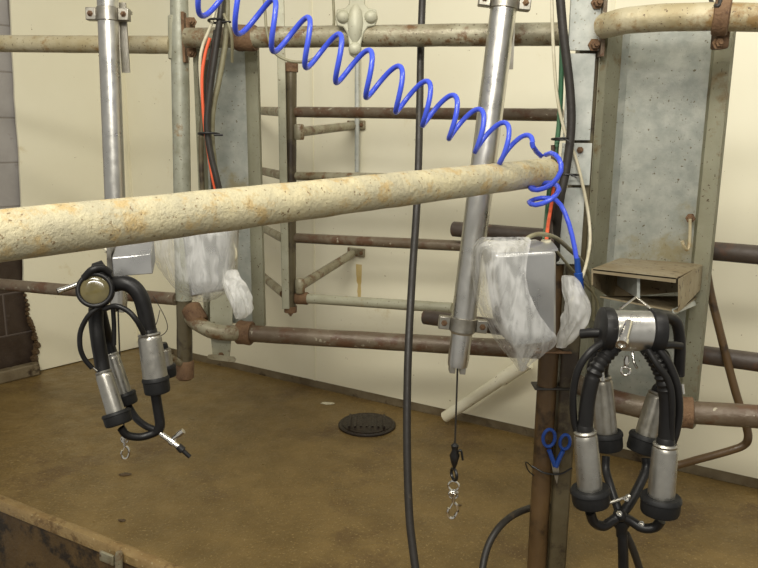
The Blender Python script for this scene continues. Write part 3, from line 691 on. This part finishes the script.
# square steel arm carrying the left cluster
t = thing('support_arm', 'square stainless arm reaching from the left bag to the cluster', 'arm', at(130, 275, 1.6))
hexbox(t, 'square_tube', [(112,258,1.50),(151,254,1.53),(153,274,1.53),(113,277,1.50)], .05, (-.008,.024), 'steel_box', .002)
b = B(); prism(b, A([(106,244,1.51),(110,243,1.51),(113,277,1.51),(109,272,1.51)]), (0,.05,0)); obj('end_plate', b, 'steel_dull', t)
b = B(); bolt(b, at(108, 250, 1.52), (-.8,0,.6), .006, .012); obj('bolt', b, 'white', t)
# ---------------------------------------------------------------- tray bracket on the right panel
t = thing('cluster_tray', 'dusty folded steel hood tray mounted on the right panel', 'bracket', at(650, 330, 1.42))
TYf, TYb = 1.34, 1.56
b = B(); prism(b, A([(593,269,TYf),(676,278,TYf),(704,264,TYb),(621,258,TYb)]), (0,0,-.0025)); obj('top_sheet', b, 'tray', t)
b = B(); prism(b, A([(678,279,TYf),(678,311,TYf),(701,288,TYb),(703,264,TYb)]), (.003,0,0)); obj('right_side', b, 'tray', t)
b = B(); prism(b, A([(593,269,TYf),(593,285,TYf),(614,300,TYb),(621,258,TYb)]), (-.003,0,0)); obj('left_side', b, 'tray', t)
b = B(); prism(b, A([(593,269,TYf),(676,278,TYf),(676,283,TYf),(593,273,TYf)]), (0,.003,0)); obj('front_lip', b, 'tray', t)
b = B(); prism(b, A([(612,296,TYb-.05),(600,296,TYf+.03),(678,311,TYf+.002),(698,296,TYb)]), (0,0,-.003)); obj('bottom_sheet', b, 'tray', t)
b = B(); prism(b, A([(672,309,TYf),(694,300,1.52),(696,304,1.52),(674,313,TYf)]), (0,0,-.003)); obj('edge_lip', b, 'galv', t)
b = B(); prism(b, A([(621,260,TYb-.006),(702,266,TYb-.006),(700,290,TYb-.006),(614,298,TYb-.006)]), (0,.002,0)); obj('back_sheet', b, 'tray', t)
b = B(); prism(b, A([(637,276,TYf+.02),(640,276,TYf+.02),(640,298,TYf+.02),(637,298,TYf+.02)]), (0,.12,0)); obj('centre_web', b, 'galv', t)
# hook rod above tray
t = thing('hook_rod', 'small bent rod hook hanging on the face of the right panel', 'hook', at(688, 250, 1.55))
b = B(); bolt(b, at(690, 218, 1.565), (0,-1,0), .007, .012); obj('bolt', b, 'rust', t)
obj('rod', tube(B(), spline(A([(690,219,1.55),(690,232,1.55),(689,246,1.55),(687,250,1.545),(684,246,1.54),(682,241,1.54)]), 6), .0035, 8), 'rail_tan', t)
# ---------------------------------------------------------------- milking clusters
def teatcup(parent, p0, p1, r, capL, capR, m='shell'):
    """stainless shell from p0 to p1, black mouthpiece beyond p1"""
    p0, p1 = Vector(p0), Vector(p1); T = (p1-p0).normalized(); L = (p1-p0).length
    b = B(); lathe(b, p0, p1, [(0, r*.62), (.0, r*.86), (.03, r*.97), (.07, r*.90), (.10, r*.97), (.14, r), (.94, r*1.06), (1, r*1.06)], 28)
    s = obj('teat_cup', b, m, parent)
    b = B(); lathe(b, p1-T*.003, p1+T*capL, [(0, r*1.0), (0, capR*.93), (.10, capR), (.22, capR*1.02), (.26, capR*.965), (.80, capR*.95), (.94, capR*.90), (1, capR*.72)], 28)
    obj('mouthpiece', b, 'rubber_cap', s)
    b = B(); lathe(b, p0-T*.012, p0+T*.004, [(0, r*.58), (.3, r*.70), (1, r*.72)], 20); obj('liner_neck', b, 'rubber', s)
    return s
def corr(parent, pts, r, n=14, ridges=16, name='milk_tube', ra=.10, span=(0, 1)):
    P = spline(A(pts), n); nn = len(P)-1
    f = lambda t: r*(1+(ra*math.sin(t*ridges*2*math.pi) if span[0] <= t <= span[1] else 0))
    return obj(name, tube(B(), P, f, 16), 'rubber', parent)
def tb(parent, pts, r, name='pulse_tube', m='rubber', n=8):
    return obj(name, tube(B(), spline(A(pts), n), r, 12), m, parent)
D = 1.16; DB = 1.26
t = thing('milking_cluster', 'milking cluster hanging mouthpieces down in front of the right panel', 'milking cluster', at(625, 525, D))
# claw drum, axis left-right
b = B(); lathe(b, at(606, 330, D+.02), at(652, 331, D+.02), [(0, .030), (.06, .0345), (.94, .0345), (1, .030)], 36); cl = obj('claw_drum', b, 'steel', t)
b = B(); lathe(b, at(599, 329, D+.02), at(612, 330, D+.02), [(0, .031), (.12, .0375), (.4, .0385), (.6, .0385), (.88, .0375), (1, .034)], 36); obj('end_ring', b, 'rubber', cl)
b = B(); lathe(b, at(647, 331, D+.02), at(662, 332, D+.02), [(0, .034), (.12, .0375), (.4, .0385), (.6, .0385), (.88, .0375), (1, .031)], 36); obj('end_ring', b, 'rubber', cl)
b = B(); lathe(b, at(629, 322, D-.012), at(622, 345, D-.055), [(0, .0065), (.1, .0075), (.8, .0082), (.82, .0098), (1, .0098), (1, .0065), (.93, .006), (.93, .001)], 20); obj('spigot', b, 'chrome', cl)
# hanger wire and small hook
obj('hanger', tube(B(), A([(620,309,D+.03),(636,297,D+.06),(651,309,D+.03)]), .0022, 8), 'chrome', t)
b = B(); lathe(b, at(627, 356, D), at(626, 366, D), [(0, .003), (.5, .005), (1, .003)], 12); torus(b, at(625.5, 371, D), (.3, 1, 0), .007, .0022); obj('drop_hook', b, 'chrome', t)
tb(t, [(632,350,D+.02),(634,362,D+.01),(637,368,D)], .0022, 'pin', 'chrome')
# side elbows
tb(t, [(604,333,D+.02),(592,333,D+.03),(581,334,D+.04)], .0085, 'side_nipple')
tb(t, [(657,316,D+.03),(668,317,D+.05),(677,324,D+.06),(680,345,D+.07),(679,375,D+.08)], .0100, 'side_elbow')
tb(t, [(660,346,D+.02),(672,345,D+.03),(681,346,D+.04)], .0065, 'side_nipple')
# cups
teatcup(t, at(585, 430, D-.005), at(590, 489, D-.01), .0202, .030, .0335)
teatcup(t, at(665.5, 443, D-.005), at(661, 497, D-.01), .0215, .031, .0345)
teatcup(t, at(601, 376, DB), at(606, 433, DB-.01), .0195, .032, .0300, 'steel_dull')
teatcup(t, at(659, 392, DB), at(646, 436, DB-.01), .0195, .032, .0300, 'steel_dull')
# liners (short milk tubes), ridged
corr(t, [(616,345,D+.01),(604,358,D),(594,374,D-.005),(588,398,D-.005),(585,428,D-.005)], .0128, ridges=13, span=(.05,.55))
corr(t, [(646,347,D+.01),(655,360,D),(663,378,D-.005),(667,405,D-.005),(665.5,441,D-.005)], .0128, ridges=15, span=(.1,.62))
corr(t, [(610,348,D+.05),(604,358,DB-.02),(601,376,DB)], .0115, ridges=4, span=(2,3))
corr(t, [(655,346,D+.06),(664,358,DB-.02),(664,376,DB),(660,391,DB)], .0115, ridges=4, span=(2,3))
# pulse tubes
tb(t, [(604,342,D),(590,352,D-.01),(578,370,D-.01),(573,395,D-.005),(574,420,D),(577,432,D)], .0062)
tb(t, [(655,345,D),(668,362,D-.01),(677,385,D-.012),(679,412,D-.008),(676,432,D-.005),(672,444,D)], .0068)
tb(t, [(648,350,D-.01),(658,366,D-.02),(668,380,D-.02),(672,400,D-.02),(671,440,D-.012)], .0055)
tb(t, [(608,346,D+.04),(598,352,D+.05),(590,366,D+.06),(592,380,D+.07)], .0055)
for px, py, q in ((602, 375, DB-.02), (661, 392, DB-.02), (682, 388, D+.06)):
    tb(t, [(px, py-4, q), (px+1, py+6, q-.004)], .0035, 'nipple', 'chrome')
# tubes joining below
hub = (620, 515, D+.02)
tb(t, [(590,512,D-.005),(594,522,D),(603,526,D+.005),(612,521,D+.015),hub], .0088, 'lower_tube')
tb(t, [(661,520,D-.005),(655,527,D),(643,528,D+.005),(631,521,D+.015),hub], .0088, 'lower_tube')
tb(t, [(606,456,DB-.01),(606,470,DB-.02),(611,488,D+.05),hub], .0075, 'lower_tube')
tb(t, [(646,458,DB-.01),(646,470,DB-.02),(636,492,D+.05),(628,506,D+.03),hub], .0088, 'lower_tube')
b = B(); bmesh.ops.create_icosphere(b, subdivisions=3, radius=.0125, matrix=Matrix.Translation(at(*hub))); h = obj('joining_hub', b, 'rubber', t)
for px, py in ((619, 513), (641, 523), (626, 498)):
    b = B(); bolt(b, at(px, py, D+.004), (0,-1,0), .0035, .006); obj('screw', b, 'chrome', h)
b = B(); lathe(b, at(609, 503, D+.01), at(630, 496, D+.01), [(0,.0028),(.8,.0028),(.85,.0045),(1,.0045)], 10); obj('clip', b, 'steel_dull', h)
b = B(); lathe(b, at(621, 518, D+.03), at(622, 536, D+.03), [(0,.017),(.3,.016),(.6,.010),(1,.010)], 20); obj('funnel', b, 'rubber_cap', h)
tb(t, [(622,530,D+.03),(623,548,D+.03),(624,600,D+.04)], .0095, 'long_milk_tube')
tb(t, [(626,534,D+.04),(634,552,D+.05),(650,600,D+.07)], .0070, 'long_pulse_tube', 'hose')
# left cluster
D = 1.47; DB = 1.55
t = thing('milking_cluster', 'milking cluster with round sight glass hanging under the steel arm at left', 'milking cluster', at(130, 460, D))
c = at(95, 290, D-.03); nv = (Vector((0,0,H))-c).normalized()+Vector((-.12, 0, .05)); nv.normalize()
b = B(); lathe(b, c, c-nv*.07, [(0,.0338),(.08,.0365),(.3,.0365),(.35,.031),(.8,.030),(1,.022)], 36); cl = obj('claw_bowl', b, 'steel_dull', t)
b = B(); torus(b, c+nv*.003, nv, .0325, .0048, 40, 12); lathe(b, c-nv*.022, c+nv*.001, [(0,.034),(.1,.0375),(.9,.0375),(1,.033)], 36); obj('rim_ring', b, 'rubber', cl)
b = B(); lathe(b, c-nv*.001, c+nv*.006, [(0,.0295),(.5,.0295),(.8,.027),(1,.017)], 36); obj('sight_glass', b, 'sight', cl)
b = B(); lathe(b, at(82, 283, D-.03), at(57.5, 291.5, D-.06), [(0,.0058),(.8,.0058),(.84,.0068),(1,.0062)], 14); obj('lever', b, 'chrome', cl)
b = B(); lathe(b, at(96, 277, D), at(108, 270, D+.01), [(0,.02),(.3,.028),(1,.024)], 24); obj('hose_clamp', b, 'rubber', cl)
tb(t, [(84,278,D-.03),(92,270,D-.03),(102,268,D-.02),(110,273,D-.01)], .0075, 'hose_over_bowl')
corr(t, [(108,286,D+.01),(122,283,D),(133,287,D),(141,298,D),(146,316,D),(149,334,D)], .0165, ridges=3, span=(2,3))
corr(t, [(96,308,D),(96,322,D),(98,340,D-.005),(101,358,D-.005),(103,371,D-.01)], .0150, ridges=3, span=(2,3))
corr(t, [(100,308,D+.03),(104,325,D+.04),(108,340,DB-.02),(112,354,DB-.02)], .0120, ridges=3, span=(2,3))
teatcup(t, at(103, 371, D-.01), at(116, 413, D-.03), .0180, .026, .0300)
teatcup(t, at(149, 333, D), at(155.5, 378, D-.01), .0245, .034, .0285)
teatcup(t, at(111, 353, DB-.02), at(124, 394, DB-.03), .0165, .026, .0255)
teatcup(t, at(163, 348, DB+.03), at(165.5, 366, DB+.03), .0165, .026, .0235, 'steel_dull')
tb(t, [(104,304,D-.03),(90,314,D-.04),(81,330,D-.04),(80,346,D-.04),(84,358,D-.035),(92,368,D-.03)], .0052)
tb(t, [(104,309,D-.03),(116,306,D-.04),(128,311,D-.04),(137,321,D-.04),(144,334,D-.03)], .0055)
tb(t, [(113,308,D),(114,325,D),(114,345,D)], .0048)
tb(t, [(91,366,D-.032),(97,371,D-.028)], .0020, 'clip', 'chrome')
J = (158, 431, D-.01)
tb(t, [(155.5,394,D-.012),(158,410,D-.01),(160,424,D-.01),J], .0108, 'lower_tube')
tb(t, [(121,428,D-.035),(127,435,D-.03),(140,437,D-.02),(152,434,D-.012),J], .0085, 'lower_tube')
tb(t, [(129,407,DB-.035),(136,418,D+.02),(146,426,D),J], .0078, 'lower_tube')
b = B(); lathe(b, at(160,433,D-.015), at(180,448,D-.02), [(0,.004),(.1,.0062),(.5,.0062),(.52,.0085),(.7,.0085),(.72,.006),(1,.006)], 16); v_ = obj('shutoff_valve', b, 'chrome', t)
b = B(); lathe(b, at(170,441,D-.018), at(183.5,431,D-.018), [(0,.004),(.6,.0052),(.62,.0068),(1,.0062)], 16); obj('side_tap', b, 'chrome', v_)
b = B(); lathe(b, at(178,446,D-.02), at(190,457,D-.022), [(0,.0075),(.4,.0085),(.45,.005),(1,.0045)], 14); obj('rubber_tip', b, 'rubber', v_)
# ---------------------------------------------------------------- scissors hung on the post
SY = 1.583
t = thing('scissors', 'blue-handled scissors hanging handles up on the main post', 'scissors', at(556, 470, SY))
b = B(); torus(b, at(549, 438, SY), (0,1,.1), .0225, .0042, 28, 8, sx=.62); tube(b, spline(A([(549,450,SY),(552,458,SY),(555,466,SY)]), 5), .0055, 10); obj('handle', b, 'blue_dark', t)
b = B(); torus(b, at(565, 442, SY+.004), (0,1,.1), .0190, .0040, 28, 8, sx=.62); tube(b, spline(A([(563,451,SY),(559,459,SY),(556,467,SY)]), 5), .0055, 10); obj('handle', b, 'blue_dark', t)
b = B(); prism(b, A([(551,462,SY),(559,462,SY),(559,472,SY),(557,484,SY),(553,472,SY)]), (0,.003,0)); obj('blade', b, 'steel_dull', t)
b = B(); tube(b, spline(A([(532,466,1.59),(545,473,1.58),(560,474,1.58),(572,468,1.59)]), 6), .0022, 6); tube(b, spline(A([(533,468,1.59),(526,462,1.58),(528,470,1.58),(534,476,1.58)]), 6), .0015, 6)
tag(obj('tie_wire', b, 'black'), 'dark twisted wire tied round the main post at the scissors', 'wire')
# ---------------------------------------------------------------- floor things
c = F(367, 426); t = thing('drain_cover', 'dark oval cast-iron drain cover in the deck near the wall', 'drain', c)
rw = R(61, c.y)
b = B(); lathe(b, c+Vector((0,0,-.012)), c+Vector((0,0,1)), [(0, rw), (.020, rw), (.024, rw*.96), (.022, rw*.88)], 40, True); obj('rim', b, 'cast', t)
b = B(); lathe(b, c, c+Vector((0,0,1)), [(0, rw*.86), (.012, rw*.86), (.020, rw*.6), (.022, rw*.2)], 36, True)
for k in range(-3, 4): box(b, c+Vector((k*rw*.2, 0, .021)), .004, rw*.55, .004)
obj('grate', b, 'cast', t)
# pale patch of bare concrete, straw bits and crumbs
rr = random.Random(9)
for (px, py, s, lab) in ((327,404,.030,'pale patch of bare concrete in the deck left of the drain cover'),(125,475,.020,'dark wisp of straw on the deck below the left cluster'),(122,521,.012,'small dark dropping beside the deck edge'),(458,506,.012,'small dark crumb on the deck below the snap hook')):  # the pale entry is a flat blob standing for bare concrete
    p = F(px, py); b = B()
    bmesh.ops.create_icosphere(b, subdivisions=2, radius=1, matrix=Matrix.Translation(p+Vector((0,0,.003)))@Matrix.Diagonal((s, s*.45, .003, 1)))
    for v_ in b.verts: v_.co += Vector((noise.noise(v_.co*60), noise.noise(v_.co*60+Vector((3,3,3))), 0))*s*.4
    tag(obj('floor_patch_debris', b, 'white' if 'pale' in lab else 'grime'), lab, 'debris')
b = B()
for _ in range(900):
    u_, v_ = rr.random(), rr.random(); px = rr.uniform(-20, 780); py = rr.uniform(375, 575)
    p = F(px, py)
    if (p-CN).dot(nR) < .08 or (p-CN).dot(nL) < .08 or (p-E0).dot(nE) > -.05: continue
    s = rr.uniform(.0008, .0022)
    bmesh.ops.create_icosphere(b, subdivisions=1, radius=s, matrix=Matrix.Translation(p+Vector((0,0,.001))) @ Matrix.Rotation(rr.random()*6, 4, 'Z') @ Matrix.Diagonal((rr.uniform(1, 2.2), 1, .5, 1)))
tag(obj('feed_crumbs', b, 'leaf'), 'scattered tan feed crumbs over the brown deck', 'crumbs', kind='stuff')
# bracket on the pit face below the deck edge
c = at(110, 559, (F(110,545)+nE*.02).y-.012)
t = thing('wall_bracket', 'small grimy bracket with bolt fixed below the deck edge at bottom left', 'bracket', c)
q = at(107, 558, c.y); b = B(); box(b, q, .026, .004, .014, dE, nE); obj('plate', b, 'rail', t, bevel=.002)
b = B(); lathe(b, at(119, 552, c.y-.014), at(119, 578, c.y-.014), [(0,.008),(.1,.010),(1,.010)], 14); obj('pin', b, 'rail', t)
# ---------------------------------------------------------------- groups of repeated things
for name_, grp in (('milking_cluster', 'milking clusters'), ('detacher_ram', 'stainless ram cylinders'), ('control_box', 'bagged control boxes'),
                   ('plastic_bag', 'clear bags over the control boxes'), ('splash_panel', 'galvanised splash panels'), ('cable_tie', 'black cable ties'),
                   ('wall_strut', 'gate struts on the far wall'), ('snap_hook_cable', 'snap hook cables'), ('stall_post', 'stall posts'), ('pipe_rail', 'stall pipe rails')):
    for o in list(sc.objects):
        if o.parent is None and o.name.split('.')[0] == name_: o['group'] = grp
